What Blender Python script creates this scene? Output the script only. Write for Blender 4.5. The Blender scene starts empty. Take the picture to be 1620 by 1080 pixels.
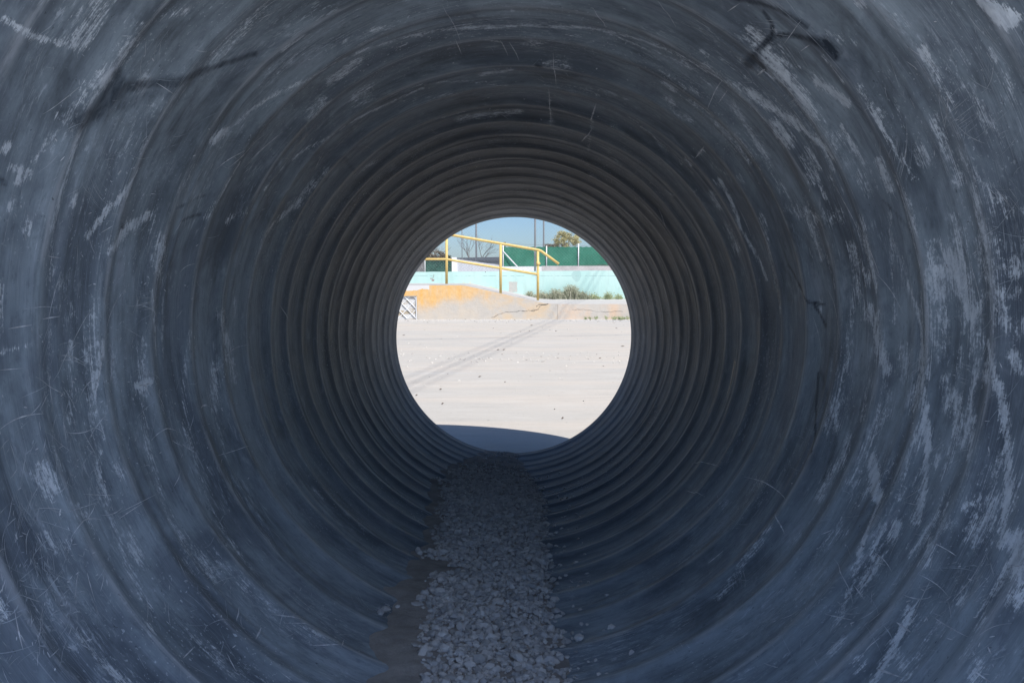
import bpy, bmesh, math, random
import numpy as np
from mathutils import Vector, Matrix, noise as mnoise
random.seed(7); rng = np.random.default_rng(7)
S = bpy.context.scene
R_ = math.radians
# ------------------------------------------------------------------ camera
FPX = 1241.0                       # focal length in photograph pixels (1620 wide)
PITCH = math.atan(110/FPX); YAW = math.atan(3/FPX); CAMZ = 0.96
cd = bpy.data.cameras.new('camera'); cam = bpy.data.objects.new('camera', cd); S.collection.objects.link(cam)
cam.location = (0, 0, CAMZ); cam.rotation_euler = (math.pi/2-PITCH, 0, YAW)
cd.sensor_width = 36; cd.lens = FPX/1620*36; cd.clip_start = 0.02; cd.clip_end = 6000
S.camera = cam
S.render.resolution_x = 1024; S.render.resolution_y = 682
# ------------------------------------------------------------------ sky and sun
W = bpy.data.worlds.new('World'); S.world = W; W.use_nodes = True
SUNDIR = Vector((0.45, -0.66, 1.0)).normalized()      # towards the sun
EL = math.asin(SUNDIR.z); AZ = math.atan2(SUNDIR.x, SUNDIR.y)
nt = W.node_tree; bg = nt.nodes['Background']
sky = nt.nodes.new('ShaderNodeTexSky'); sky.sky_type = 'NISHITA'; sky.sun_disc = False
sky.sun_elevation = EL; sky.sun_rotation = AZ; sky.altitude = 1500; sky.air_density = 1.0; sky.dust_density = 2.5; sky.ozone_density = 8.0
nt.links.new(sky.outputs[0], bg.inputs[0]); bg.inputs[1].default_value = 0.086
sd = bpy.data.lights.new('sun', 'SUN'); sd.energy = 4.0; sd.angle = R_(0.53); sd.color = (1, 0.955, 0.89)
so = bpy.data.objects.new('sun', sd); S.collection.objects.link(so)
so.rotation_euler = (-SUNDIR).to_track_quat('-Z', 'Y').to_euler(); so.location = (5, -8, 12)
S.view_settings.view_transform = 'Standard'; S.view_settings.look = 'None'
S.view_settings.exposure = 0.50; S.view_settings.gamma = 1
S.render.engine = 'CYCLES'
S.cycles.max_bounces = 8; S.cycles.diffuse_bounces = 6; S.cycles.glossy_bounces = 3

# ------------------------------------------------------------------ helpers
def tag(o, label=None, cat=None, group=None, kind=None):
    if label: o['label'] = label
    if cat: o['category'] = cat
    if group: o['group'] = group
    if kind: o['kind'] = kind
    return o
def empty(name, loc=(0, 0, 0), rot=(0, 0, 0)):
    o = bpy.data.objects.new(name, None); S.collection.objects.link(o); o.location = loc; o.rotation_euler = rot
    o.empty_display_size = 0.1
    return o
def link(name, me, mats, parent=None):
    if not isinstance(mats, (list, tuple)): mats = [mats]
    for m in mats: me.materials.append(m)
    o = bpy.data.objects.new(name, me); S.collection.objects.link(o)
    if parent: o.parent = parent
    return o
def mesh_np(name, V, F, smooth=False, mi=None):
    me = bpy.data.meshes.new(name)
    V = np.asarray(V, np.float32); me.vertices.add(len(V)); me.vertices.foreach_set('co', V.ravel())
    k = F.shape[1]; n = len(F)
    me.loops.add(n*k); me.loops.foreach_set('vertex_index', F.astype(np.int32).ravel())
    me.polygons.add(n); me.polygons.foreach_set('loop_start', np.arange(0, n*k, k, dtype=np.int32))
    me.polygons.foreach_set('loop_total', np.full(n, k, np.int32))
    if mi is not None: me.polygons.foreach_set('material_index', mi.astype(np.int32))
    me.update(calc_edges=True)
    me.polygons.foreach_set('use_smooth', np.full(n, smooth, bool))
    return me
class MB:
    def __init__(s): s.v = []; s.f = []; s.m = []
    def add(s, vs, fs, mi=0):
        b = len(s.v); s.v += [tuple(v) for v in vs]
        for f in fs: s.f.append(tuple(b+i for i in f)); s.m.append(mi)
    def box(s, x0, x1, y0, y1, z0, z1, mi=0):
        s.add([(x, y, z) for x in (x0, x1) for y in (y0, y1) for z in (z0, z1)],
              [(0,1,3,2),(4,6,7,5),(0,4,5,1),(2,3,7,6),(0,2,6,4),(1,5,7,3)], mi)
    def tube(s, pts, r, n=10, mi=0, cap=True):
        pts = [Vector(p) for p in pts]
        rs = r if isinstance(r, (list, tuple)) else [r]*len(pts)
        rings = []; prev = None
        for i, p in enumerate(pts):
            t = (pts[min(i+1, len(pts)-1)]-pts[max(i-1, 0)]).normalized()
            a = prev if prev else (Vector((0, 0, 1)) if abs(t.z) < .9 else Vector((1, 0, 0)))
            u = (a-t*a.dot(t)).normalized(); w = t.cross(u); prev = u
            rings.append([p+(u*math.cos(2*math.pi*k/n)+w*math.sin(2*math.pi*k/n))*rs[i] for k in range(n)])
        vs = [q for ring in rings for q in ring]; fs = []
        for i in range(len(pts)-1):
            for k in range(n):
                fs.append((i*n+k, i*n+(k+1) % n, (i+1)*n+(k+1) % n, (i+1)*n+k))
        if cap: fs.append(tuple(range(n))[::-1]); fs.append(tuple((len(pts)-1)*n+k for k in range(n)))
        s.add(vs, fs, mi)
    def prism(s, poly, y0, y1, mi=0):        # poly in x,z extruded along y
        n = len(poly)
        vs = [(x, y0, z) for x, z in poly]+[(x, y1, z) for x, z in poly]
        fs = [tuple(range(n)), tuple(range(2*n-1, n-1, -1))]+[(i, i+n, (i+1) % n+n, (i+1) % n) for i in range(n)]
        s.add(vs, fs, mi)
    def build(s, name, mats, parent=None, smooth=False, origin=None, bevel=0):
        me = bpy.data.meshes.new(name)
        o3 = Vector(origin) if origin else Vector()
        me.from_pydata([tuple(Vector(v)-o3) for v in s.v], [], s.f)
        me.polygons.foreach_set('material_index', s.m)
        me.polygons.foreach_set('use_smooth', [smooth]*len(s.f)); me.update()
        bm = bmesh.new(); bm.from_mesh(me); bmesh.ops.recalc_face_normals(bm, faces=bm.faces)
        if bevel: bmesh.ops.bevel(bm, geom=bm.edges[:], offset=bevel, segments=2, affect='EDGES', profile=.6)
        bm.to_mesh(me); bm.free()
        o = link(name, me, mats, parent)
        if origin: o.location = o3
        return o
def P(px, py, Y):                       # photograph pixel -> point on the plane y = Y
    d = Vector(((px-810)/FPX, (540-py)/FPX, -1)); d.rotate(cam.rotation_euler)
    return Vector((0, 0, CAMZ))+d*(Y/d.y)

class NT:
    def __init__(s, name):
        s.m = bpy.data.materials.new(name); s.m.use_nodes = True; s.t = s.m.node_tree
        s.b = s.t.nodes['Principled BSDF']; s.b.inputs['Specular IOR Level'].default_value = .35
    def n(s, typ, ins=None, **kw):
        nd = s.t.nodes.new('ShaderNode'+typ)
        for k, v in kw.items(): setattr(nd, k, v)
        for k, v in (ins or {}).items(): s.set(nd.inputs[k], v)
        return nd
    def set(s, inp, v):
        if isinstance(v, bpy.types.NodeSocket): s.t.links.new(v, inp)
        elif isinstance(v, tuple) and len(v) == 3 and inp.type == 'RGBA': inp.default_value = (*v, 1)
        else: inp.default_value = v
    def coord(s, kind='Object', scale=(1, 1, 1), off=(0, 0, 0)):
        c = s.n('TexCoord'); return s.n('Mapping', {'Vector': c.outputs[kind], 'Scale': scale, 'Location': off}).outputs[0]
    def noise(s, vec, scale, detail=5, rough=.6, dist=0):
        return s.n('TexNoise', {'Vector': vec, 'Scale': scale, 'Detail': detail, 'Roughness': rough, 'Distortion': dist}).outputs[0]
    def ramp(s, v, a, b, c0=0., c1=1.):
        return s.n('MapRange', {'Value': v, 'From Min': a, 'From Max': b, 'To Min': c0, 'To Max': c1}, interpolation_type='SMOOTHSTEP' if (c0, c1) == (0., 1.) else 'LINEAR').outputs[0]
    def math(s, op, a, b=0., c=0.):
        return s.n('Math', {0: a, 1: b, 2: c}, operation=op, use_clamp=False).outputs[0]
    def mix(s, f, a, b, mode='MIX'):
        nd = s.n('Mix', data_type='RGBA', blend_type=mode); s.set(nd.inputs[0], f); s.set(nd.inputs[6], a); s.set(nd.inputs[7], b); return nd.outputs[2]
    def sep(s, v):
        return s.n('SeparateXYZ', {0: v}).outputs
    def attr(s, name):
        return s.n('Attribute', attribute_name=name).outputs['Fac']
    def bump(s, h, strength=.3, dist=.01):
        s.t.links.new(s.n('Bump', {'Height': h, 'Strength': strength, 'Distance': dist}).outputs[0], s.b.inputs['Normal'])
    def out(s, color=None, rough=None, metal=None):
        if color is not None: s.set(s.b.inputs['Base Color'], color)
        if rough is not None: s.set(s.b.inputs['Roughness'], rough)
        if metal is not None: s.b.inputs['Metallic'].default_value = metal
        return s.m

def simple(name, col, rough=.7, var=.25, scale=8, metal=0, bump=.2):
    k = NT(name); v = k.coord()
    n = k.noise(v, scale, 6, .65)
    c = k.mix(k.ramp(n, .3, .7), tuple(x*(1-var) for x in col), tuple(min(1, x*(1+var)) for x in col))
    k.bump(k.noise(v, scale*6), bump, .005)
    return k.out(c, rough, metal)

# ================================================================== GROUND
PHI = PITCH-math.atan(4/FPX)            # pipe slopes gently down and away
R = 0.60; SLOPE = math.tan(PHI)
def gz(y):
    if y > 4.05: return 0.
    if y < -5: return (4.05+5)*SLOPE
    return (4.05-y)*SLOPE
k = NT('dusty_ground'); v = k.coord()
n1 = k.noise(k.coord(scale=(.35, 1.6, 1)), 1.0, 6, .6); n2 = k.noise(v, 28, 8, .75); n3 = k.noise(v, 130, 5, .7)
c = k.mix(k.ramp(n1, .42, .62), (.485, .46, .42), (.535, .485, .425))
rut = k.noise(k.coord(scale=(.5, 2.2, 1), off=(9, 1, 0)), 3.2, 7, .7, .4)
c = k.mix(k.ramp(rut, .50, .66, 0., .5), c, (.40, .38, .35)); c = k.mix(k.ramp(rut, .46, .34, 0., .4), c, (.60, .58, .54))
band = k.noise(k.coord(scale=(.12, 1.1, 1), off=(3, 5.3, 0)), 1.3, 4, .6)
c = k.mix(k.ramp(band, .56, .66, 0., .55), c, (.49, .485, .47))
c = k.mix(k.ramp(n2, .35, .65, 0., .35), c, (.57, .55, .515))
c = k.mix(k.ramp(n3, .34, .27, 0., .6), c, (.26, .25, .24))
y = k.sep(v)[1]
nearkerb = k.ramp(k.math('ADD', y, k.math('MULTIPLY', n2, 1.2)), 15.0, 16.1)
c = k.mix(k.math('MULTIPLY', nearkerb, .7), c, (.46, .465, .47))
speck = k.ramp(k.noise(k.coord(scale=(1, .5, 1)), 22, 4, .8), .36, .30)
c = k.mix(k.math('MULTIPLY', speck, .55), c, (.2, .19, .17))
k.bump(k.math('ADD', n2, k.math('MULTIPLY', n3, .6)), .35, .02)
M_ground = k.out(c, .95)
prof = [(-2500, gz(-9)), (-30, gz(-9)), (-5.3, gz(-9))]+[(yy, gz(yy)) for yy in np.linspace(-5, 4.05, 20)]+[(6, 0), (10, 0), (15.95, 0), (18.93, 0), (18.98, .78), (30, .8), (60, .95), (200, 1.0), (2500, 1.0)]
xs = [-2500, -200, -40, -12, -6, -3, -1.5, 0, 1.5, 3, 6, 12, 40, 200, 2500]
V = np.array([(x, yy, z) for yy, z in prof for x in xs]); nx = len(xs)
F = np.array([(j*nx+i, j*nx+i+1, (j+1)*nx+i+1, (j+1)*nx+i) for j in range(len(prof)-1) for i in range(nx-1)])
tag(link('ground', mesh_np('ground', V, F), M_ground), 'pale sunlit dusty gravel ground beyond and under the pipe', 'ground', kind='structure')

k = NT('bounce_gravel_pale'); v = k.coord(); vo = k.n('TexVoronoi', {'Vector': v, 'Scale': 45.}).outputs  # added unseen patch, pale so that it bounces light into the near mouth
c = k.mix(k.noise(v, 3, 5), (.74, .735, .72), (.84, .835, .82)); c = k.mix(k.ramp(vo['Distance'], .35, .75, 0., .25), c, (.5, .49, .48)); k.bump(vo['Distance'], .5, .01)
yy_ = np.linspace(-6, .66, 24); V = np.array([(x, y_, gz(y_)+.006) for y_ in yy_ for x in np.linspace(-6, 6, 9)]); i_ = np.arange(len(V)).reshape(24, 9)
tag(link('bounce_gravel', mesh_np('bounce_gravel', V, np.stack([i_[:-1, :-1], i_[:-1, 1:], i_[1:, 1:], i_[1:, :-1]], -1).reshape(-1, 4)), k.out(c, .95)), 'added pale gravel patch, unseen, bouncing light into the near pipe mouth', 'ground', kind='structure')

# ================================================================== PIPE
S0, S1 = 0.715, 4.0; PITCHR = 0.1534; RK = 1.587
AX = Vector((0, math.cos(PHI), -math.sin(PHI))); UP = Vector((0, math.sin(PHI), math.cos(PHI)))
OAX = Vector((0, 0, CAMZ))+UP*0.018
pipe = empty('corrugated_pipe', OAX-UP*R, (-PHI, 0, 0))
tag(pipe, 'large dark blue-black corrugated plastic drainage pipe seen from inside, scuffed and dusty', 'pipe')
ph = rng.uniform(0, 6.28, 40)
def radius(th, s):
    """inner radius at angle th (0 = top, clockwise) and distance s"""
    wob = 0.0022*np.sin(2*th+ph[0]+s*.7)+0.0014*np.sin(3*th+ph[1]-1.1*s)
    sh = 0.004*np.sin(2*th+ph[2]+s*1.3)+0.003*np.sin(5*th+ph[3]-s*2.1)+0.0016*np.sin(9*th+ph[4]+s*3)
    q = (s-RK+sh)/PITCHR; d = (q-np.round(q))*PITCHR; kk = np.round(q)
    amp = .0074*(1+.25*np.sin(kk*2.3+2*th+ph[5])+.15*np.sin(5*th+kk*1.7+ph[6]))
    near = np.clip((1.45-s)/.7, 0, 1)
    amp = amp*(1+.1*near)*(1-.22*np.clip((s-2.0)/.8, 0, 1))
    ridge = amp*np.exp(-(d/(.028-.008*near))**2)
    d2 = d-.052
    ridge = ridge+.0028*(0.5+.5*np.sin(kk*3.1+3*th+ph[7]))*np.exp(-(d2/.009)**2)
    dents = 0
    for i in range(14):
        a = ph[8+i]-3.14; b = .7+(i*.6180339 % 1)*2.6
        dents = dents+(.004 if i % 2 else -.0035)*np.exp(-((((th-a+np.pi) % (2*np.pi)-np.pi)*R/.13)**2+((s-b)/.06)**2))
    return R+wob-ridge+dents
def ray_pipe(px, py):                    # photograph pixel -> (theta, s) on the wall
    d = Vector(((px-810)/FPX, (540-py)/FPX, -1)); d.rotate(cam.rotation_euler)
    o = Vector((0, 0, CAMZ))-OAX
    ox, oz, osy = o.x, o.dot(UP), o.dot(AX); dx, dz, ds = d.x, d.dot(UP), d.dot(AX)
    A = dx*dx+dz*dz; B = ox*dx+oz*dz; C = ox*ox+oz*oz-(R-.004)**2
    t = (-B+math.sqrt(B*B-A*C))/A
    return math.atan2(ox+t*dx, oz+t*dz), osy+t*ds
def wall_pt(th, s, lift=0.):
    r = radius(th, s)-lift
    return np.stack([r*np.sin(th), s+0*th, R+r*np.cos(th)], -1)
NTH = 760
sarr = np.concatenate([np.linspace(S0, .75, 5, endpoint=False), np.arange(.75, S1, PITCHR/24), [S1]])
tarr = np.linspace(-np.pi, np.pi, NTH+1)
TH, SS = np.meshgrid(tarr, sarr)
V = wall_pt(TH, SS).reshape(-1, 3); W1 = NTH+1
idx = np.arange(len(sarr)*W1).reshape(len(sarr), W1)
F = np.stack([idx[:-1, :-1], idx[1:, :-1], idx[1:, 1:], idx[:-1, 1:]], -1).reshape(-1, 4)
# --- wear marks traced from the photograph: (points in photo pixels, width px, strength)
PALE = [
 ([(1200,92),(1262,108),(1300,132)],10,.5), ([(1288,130),(1310,146),(1336,166)],13,1.0),
 ([(1080,96),(1140,122),(1190,150)],12,.6), ([(1190,152),(1230,182),(1285,222),(1318,250)],15,.75),([(1270,185),(1300,205),(1330,245)],34,.42),
 ([(1384,258),(1392,280),(1402,300)],13,.85),([(1250,330),(1285,348),(1318,345)],26,.45),([(1340,395),(1352,420),(1366,442)],22,.6),
 ([(1370,490),(1384,530),(1392,560)],20,.75),([(1392,560),(1398,585)],18,.8),([(1430,450),(1448,500),(1456,545)],6,.8),
 ([(1456,545),(1464,620),(1464,700),(1458,760),(1448,815)],5,1.0),([(1456,770),(1446,820)],17,.7),
 ([(1504,412),(1516,450),(1530,495)],34,.75),([(1556,465),(1600,464)],20,.55),([(1556,0),(1574,14),(1602,34)],16,1.3),
 ([(1376,725),(1380,765),(1385,785)],20,.9),([(1322,740),(1330,725),(1338,690)],15,.6),([(1390,790),(1376,835),(1362,880)],6,.9),
 ([(1362,880),(1344,930),(1322,985)],10,.6),([(1442,960),(1424,996),(1404,1032),(1378,1076)],10,.9),([(1404,1020),(1415,1030),(1425,1050)],16,.5),
 ([(1600,850),(1612,885),(1624,915)],30,.9),([(1560,540),(1580,610),(1587,700),(1587,780),(1578,860)],3.5,.9),
 ([(1490,790),(1498,830)],26,.4),([(1535,800),(1545,850)],22,.5),([(1470,850),(1468,880)],12,.7),([(1600,760),(1596,800)],20,.5),
 ([(1490,600),(1496,640)],22,.45),([(1600,560),(1606,585)],16,.6),([(1335,720),(1340,800)],18,.25),([(1300,860),(1330,840)],22,.3),
 ([(1580,120),(1590,160)],18,.4),([(1480,120),(1500,150)],22,.35),([(1510,240),(1560,300),(1590,340)],16,.45),([(1310,60),(1350,70)],14,.3),
 ([(340,228),(382,194),(450,142),(540,96),(640,62),(780,44),(880,44),(1000,62),(1080,92)],7,.62),
 ([(340,222),(360,212)],18,.7),([(420,302),(470,250),(540,205),(640,160)],5,.5),([(420,370),(470,325),(520,265)],13,.55),
 ([(560,170),(640,140),(740,130),(800,133)],6,.4),([(180,392),(205,365),(240,342)],15,.9),([(145,376),(175,330),(216,275)],4,.8),
 ([(165,395),(200,360)],24,.35),([(16,36),(40,50),(70,66),(125,77)],7,.7),([(18,240),(24,232)],12,.9),([(30,270),(52,276),(40,290)],14,.75),
 ([(28,330),(34,322)],18,.5),([(75,395),(92,450)],34,.28),([(60,260),(90,215)],10,.4),([(210,40),(300,20)],16,.3),([(365,350),(385,335)],14,.5),
 ([(560,20),(650,2)],7,.35),([(1240,100),(1225,50)],3,.5),([(545,62),(420,120)],18,.25),([(600,255),(560,280)],12,.4),
 ([(90,500),(80,620),(100,760),(150,900)],7,.32),([(150,470),(148,640),(175,800),(240,960)],12,.42),([(228,540),(232,660),(262,790),(330,900)],12,.42),([(300,520),(296,640),(325,770),(400,900)],10,.36),
 ([(150,545),(160,540),(150,630)],4,.7),([(220,610),(236,604)],9,.9),([(352,545),(345,640),(360,720)],8,.35),
 ([(430,985),(480,1000),(530,1015)],14,.4),([(300,1000),(420,1080)],30,.28),([(330,860),(420,960),(480,1010)],26,.25),
 ([(640,930),(610,970)],26,.3),([(1120,800),(1200,790)],20,.22),([(800,3),(812,18)],5,.4),([(770,62),(790,66)],9,.45),([(830,70),(850,74)],12,.4),
 ([(868,140),(872,192)],6,.35),([(938,185),(930,240)],5,.4),([(880,205),(935,280)],30,.13),([(1075,260),(1112,240)],7,.4),([(0,560),(50,545)],5,.5),
]
DARK = [
 ([(130,192),(160,176),(192,146)],38,.85), ([(190,120),(196,140),(225,142)],22,.8), ([(205,142),(265,134),(330,114)],17,.85),([(330,114),(375,100),(406,88)],11,.8),
 ([(150,185),(215,165),(270,140)],24,.6), ([(1165,0),(1235,12),(1278,40)],9,.95), ([(1202,76),(1222,58),(1250,56),(1290,62)],11,.98),([(1285,60),(1305,68),(1322,86)],17,1.08),
 ([(1208,20),(1222,40),(1218,66)],6,.95),([(1182,104),(1196,88),(1206,104)],20,1.02),([(1234,420),(1244,440),(1252,460)],14,.53), 
 ([(1242,420),(1262,455),(1280,478),(1298,482)],4,.9),([(1284,480),(1300,515)],4,.9),([(1290,590),(1286,640),(1287,716)],5,1.0),
 ([(1294,588),(1312,640),(1318,700),(1300,756)],9,.6),([(1300,600),(1302,680)],20,.4),([(1420,520),(1426,620)],60,.25),([(1400,360),(1440,420),(1470,560)],45,.4),
 ([(196,358),(200,360)],8,.9),([(12,288),(16,292)],8,.8),([(90,310),(94,370)],10,.5),([(290,350),(320,340)],5,.8),([(280,330),(330,310)],4,.6),
 ([(1265,960),(1320,1000)],60,.2),([(545,250),(560,270)],8,.5),([(850,98),(856,100)],8,.9),([(740,20),(790,45)],4,.5),([(650,100),(655,150)],20,.18),
 ([(1340,120),(1420,200),(1470,300)],5,.35),([(1390,320),(1440,370),(1456,400)],5,.6),([(250,810),(260,880)],20,.3),([(1500,1000),(1560,1060)],50,.25),
 ([(480,1040),(560,1000)],40,.3),([(700,50),(650,130)],14,.15),([(1500,520),(1540,620)],40,.25),([(1530,620),(1560,760)],36,.25),
]
pale = np.zeros(V.shape[0], np.float32); dark = np.zeros(V.shape[0], np.float32)
VT = TH.ravel(); VS = SS.ravel()
def mark(arr, pts, w, st):
    q = [ray_pipe(*p) for p in pts]
    a0 = min(t for t, s in q)-.25; a1 = max(t for t, s in q)+.25; b0 = min(s for t, s in q)-.15; b1 = max(s for t, s in q)+.15
    sel = np.where((VT > a0) & (VT < a1) & (VS > b0) & (VS < b1))[0]
    if not len(sel): return
    X = VT[sel]*R; Y = VS[sel]; D = np.full(len(sel), 9.); 
    for (t1, s1), (t2, s2) in zip(q[:-1], q[1:]):
        ax, ay, bx, by = t1*R, s1, t2*R, s2; L = (bx-ax)**2+(by-ay)**2+1e-9
        wm = w*.5*max(.2, (s1+s2)/2)/FPX
        u = np.clip(((X-ax)*(bx-ax)+(Y-ay)*(by-ay))/L, 0, 1)
        dy = (Y-(ay+u*(by-ay)))
        d = np.hypot(X-(ax+u*(bx-ax)), dy*.6)/max(wm, .0035)
        D = np.minimum(D, d)
    arr[sel] = np.maximum(arr[sel], st*np.clip(1.35-D*.7, 0, 1))
for m in PALE: mark(pale, *m)
rm = random.Random(21)
for _ in range(300):                      # more scuffs: short smears running round the wall, most on the right
    cx, cy, rx, ry = rm.choice([(1480,700,150,330),(1480,700,150,330),(1400,300,200,260),(1350,900,220,150),(250,300,230,260),(180,750,180,280),(800,100,420,90),(1180,220,160,150),(1540,480,70,300)])
    x = min(1618, max(2, rm.gauss(cx, rx*.6))); y = min(1078, max(2, rm.gauss(cy, ry*.6)))
    if math.hypot(x-813, y-530) < 300: continue
    a = math.atan2(y-530, x-813)+math.pi/2+rm.gauss(0, .12); L = rm.choice([8, 16, 30, 60])*rm.uniform(.6, 1.5)
    mark(pale, [(x-math.cos(a)*L, y-math.sin(a)*L), (x, y), (x+math.cos(a)*L, y+math.sin(a)*L)], rm.choice([4, 7, 12, 20])*rm.uniform(.7, 1.3), rm.uniform(.2, .7))
for m in DARK: mark(dark, *m)
# --- fine scratches: slivers lying on the wall, in the same mesh with their own material
sv = []; sf = []; smi = []
def scratch(th, s, ang, L, w, curve=0., mi=1):
    n = max(3, int(L/.006)); t = np.linspace(0, 1, n+1); a = ang+curve*(t-.5)
    dx = np.cumsum(np.cos(a))*L/n; dy = np.cumsum(np.sin(a))*L/n
    tt = th+(dx-dx.mean())/R; s_ = s+dy-dy.mean()
    if s_.min() < S0+.02 or s_.max() > S1-.01: return
    w = w*.66; prof = w*(.12+.75*np.sin(np.pi*np.clip(t, .03, .97)))*(1+.35*np.sin(t*37+th*50))
    o1 = -np.sin(a)*prof/2; o2 = np.cos(a)*prof/2
    A = wall_pt(tt+o1/R, s_+o2, .0009); B = wall_pt(tt-o1/R, s_-o2, .0009)
    b = len(V)+sum(len(q) for q in sv)
    sv.append(np.concatenate([A, B]))
    for i in range(n): sf.append((b+i, b+i+1, b+n+1+i+1, b+n+1+i)); smi.append(mi)
def scr_px(x, y, dx, dy, w=1.2, curve=0., mi=1):
    t1, s1 = ray_pipe(x, y); t2, s2 = ray_pipe(x+dx, y+dy)
    L = math.hypot((t2-t1)*R, s2-s1)
    scratch((t1+t2)/2, (s1+s2)/2, math.atan2(s2-s1, (t2-t1)*R), L, w*(s1+s2)/2/FPX, curve, mi)
nb = [0]
rs = random.Random(11)
for (x, y, dx, dy, w, c) in [(1040,0,30,45,1.4,.2),(700,5,30,60,1,.1),(1320,300,30,60,1.6,.1),(5,675,60,-25,2,.5),(100,560,40,12,1.5,.6),(100,568,42,8,1.2,.6),(108,685,50,-8,1.6,-.5),(60,650,20,-30,1.2,.4),(110,842,50,-30,2.2,1.),
  (160,540,-8,90,2.4,.2),(245,620,20,28,1.8,.8),(228,600,8,25,3,.0),(220,610,20,-4,2.5,.0),(240,690,45,-15,1.5,.9),(270,680,5,30,1.2,0),(272,695,20,10,2,0),(290,700,22,15,1.5,0),
  (344,580,45,-40,1.2,.5),(335,600,15,-25,1.4,0),(316,645,16,-6,2.4,.6),(345,720,50,-15,1,0),(0,585,40,-3,1,0),(82,590,6,60,1.6,0),(135,680,22,40,1,0),(100,812,60,-20,1,0),(445,483,10,24,1.5,.3),
  (20,965,20,60,2,0),(60,840,10,18,2,0),(138,905,15,45,1.6,0),(190,820,30,-22,1.2,0),(135,780,50,2,1,0),(190,810,60,-30,1,0),(375,980,5,-22,2,0),(430,970,60,18,2.4,0),(450,985,70,12,1.4,0),
  (490,1018,50,8,2,0),(405,1010,10,-20,3,0),(545,1010,-8,18,2,0),(360,1030,16,30,2.4,0),(290,1040,20,-20,1.6,0),(300,1050,40,20,1,0),(440,1065,20,14,1.4,0),
  (1180,750,70,38,1.6,.3),(1230,815,10,28,2.4,0),(1095,730,50,8,1.2,.3),(1085,775,30,10,1.4,0),(1120,890,24,-20,3,0),(1300,845,14,-8,2,0),(1420,985,18,12,4,0),(1385,1055,40,14,4,0),
  (1320,880,30,70,1.6,.3),(1305,970,40,8,2.2,0),(1350,925,16,22,2,0),(1210,1050,20,4,1.6,0),(1480,860,30,16,2,.2),(1460,910,40,30,1.4,.4),(1540,1060,24,16,3,0),(1380,870,30,30,1.4,.4),
  (940,10,20,35,2,.2),(1040,330,18,36,1.4,.3),(1195,122,15,-12,3,0),(1266,82,16,-12,2,0),(1120,170,22,-46,1.6,.3),(1135,165,14,-20,1.6,0),(1150,20,20,-14,1.4,0),(1270,30,-30,40,1.2,0),(1430,100,20,12,2.4,0),
  (875,85,5,50,1.4,0),(868,140,4,55,1.6,0),(790,60,14,28,1.4,0),(805,66,16,26,1.4,0),(830,60,20,16,1.4,0),(838,74,18,-8,2,0),(776,62,20,6,2.4,0),(935,190,8,-26,2.4,0),(920,225,16,-20,2.4,0),(1100,250,12,-16,3,0),(1080,250,24,20,1.6,.3),
  (345,270,40,-35,1.8,.2),(360,265,60,-50,2.2,.2),(395,260,50,-45,1.6,.2),(390,268,60,-58,1.6,0),(410,33,28,-12,1.4,0),(276,370,36,-60,1.6,.2),(305,300,-10,60,1.3,0),(720,60,10,26,1.4,0),(200,455,-40,80,1.5,.2),
  (150,485,-60,120,1.3,.2),(100,430,-20,90,1.2,.1),(75,405,25,4,1.2,0),(20,520,30,-6,1.6,0),(70,505,30,-5,2,0),(500,270,14,-28,1.3,.1),(1165,330,20,46,1.6,.2),(1115,330,18,20,1.4,0),(1305,455,26,80,1.4,.2),(1285,500,10,60,1.2,.1),
  (1355,355,36,80,2.2,.3),(1385,430,40,70,1.3,.2),(1395,290,20,30,1.2,0),(1430,70,50,40,1.2,0),(1520,390,30,120,1.3,.2),(1540,350,20,120,1.2,.1)]:
    scr_px(x, y, dx, dy, w*1.75, c)
cl = [(200,640,130,150,230),(80,760,90,170,150),(60,950,80,110,200),(350,620,70,110,80),(330,930,90,90,80),(500,980,80,60,60),(1420,760,90,150,80),(1350,960,110,90,120),(1520,940,80,110,110),
      (1490,180,110,120,60),(150,250,140,200,70),(420,230,120,120,60),(860,120,160,80,80),(1150,200,140,120,60),(1180,800,110,80,50),(960,300,90,60,40),(1560,500,50,220,70),(250,450,150,120,60),(690,840,60,60,30)]
for cx, cy, rx, ry, n in cl:
    for _ in range(n):
        x = rs.gauss(cx, rx*.6); y = rs.gauss(cy, ry*.6)
        if math.hypot(x-813, y-530) < 230: continue
        th, s = ray_pipe(x, y)
        if rs.random() < .45: scratch(th, s, rs.uniform(0, 6.3), rs.uniform(.003, .009), rs.uniform(.0018, .0042)*min(1.3, s*.8), 0, 2 if rs.random() < .5 else 1)
        else: scratch(th, s, rs.gauss(.9, .5) if rs.random() < .6 else rs.uniform(0, 3.1), rs.choice([.012, .02, .035, .06])*rs.uniform(.6, 1.3), rs.choice([.0008, .0010, .0013, .0018]), rs.uniform(-.8, .8), 2 if rs.random() < .65 else 1)
for _ in range(70):                       # families of parallel hair scratches
    x = rs.uniform(10, 1610); y = rs.uniform(10, 1070)
    if math.hypot(x-813, y-530) < 290: continue
    th, s = ray_pipe(x, y); a = rs.gauss(0, .25) if rs.random() < .5 else rs.uniform(.4, 2.7); L = rs.uniform(.02, .09); cv = rs.uniform(-.6, .6)
    for q in range(rs.randint(5, 14)): scratch(th+rs.gauss(0, .02), s+rs.gauss(0, .012), a+rs.gauss(0, .06), L*rs.uniform(.3, 1.1), rs.uniform(.0005, .0011), cv, 2 if rs.random() < .6 else 1)
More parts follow.
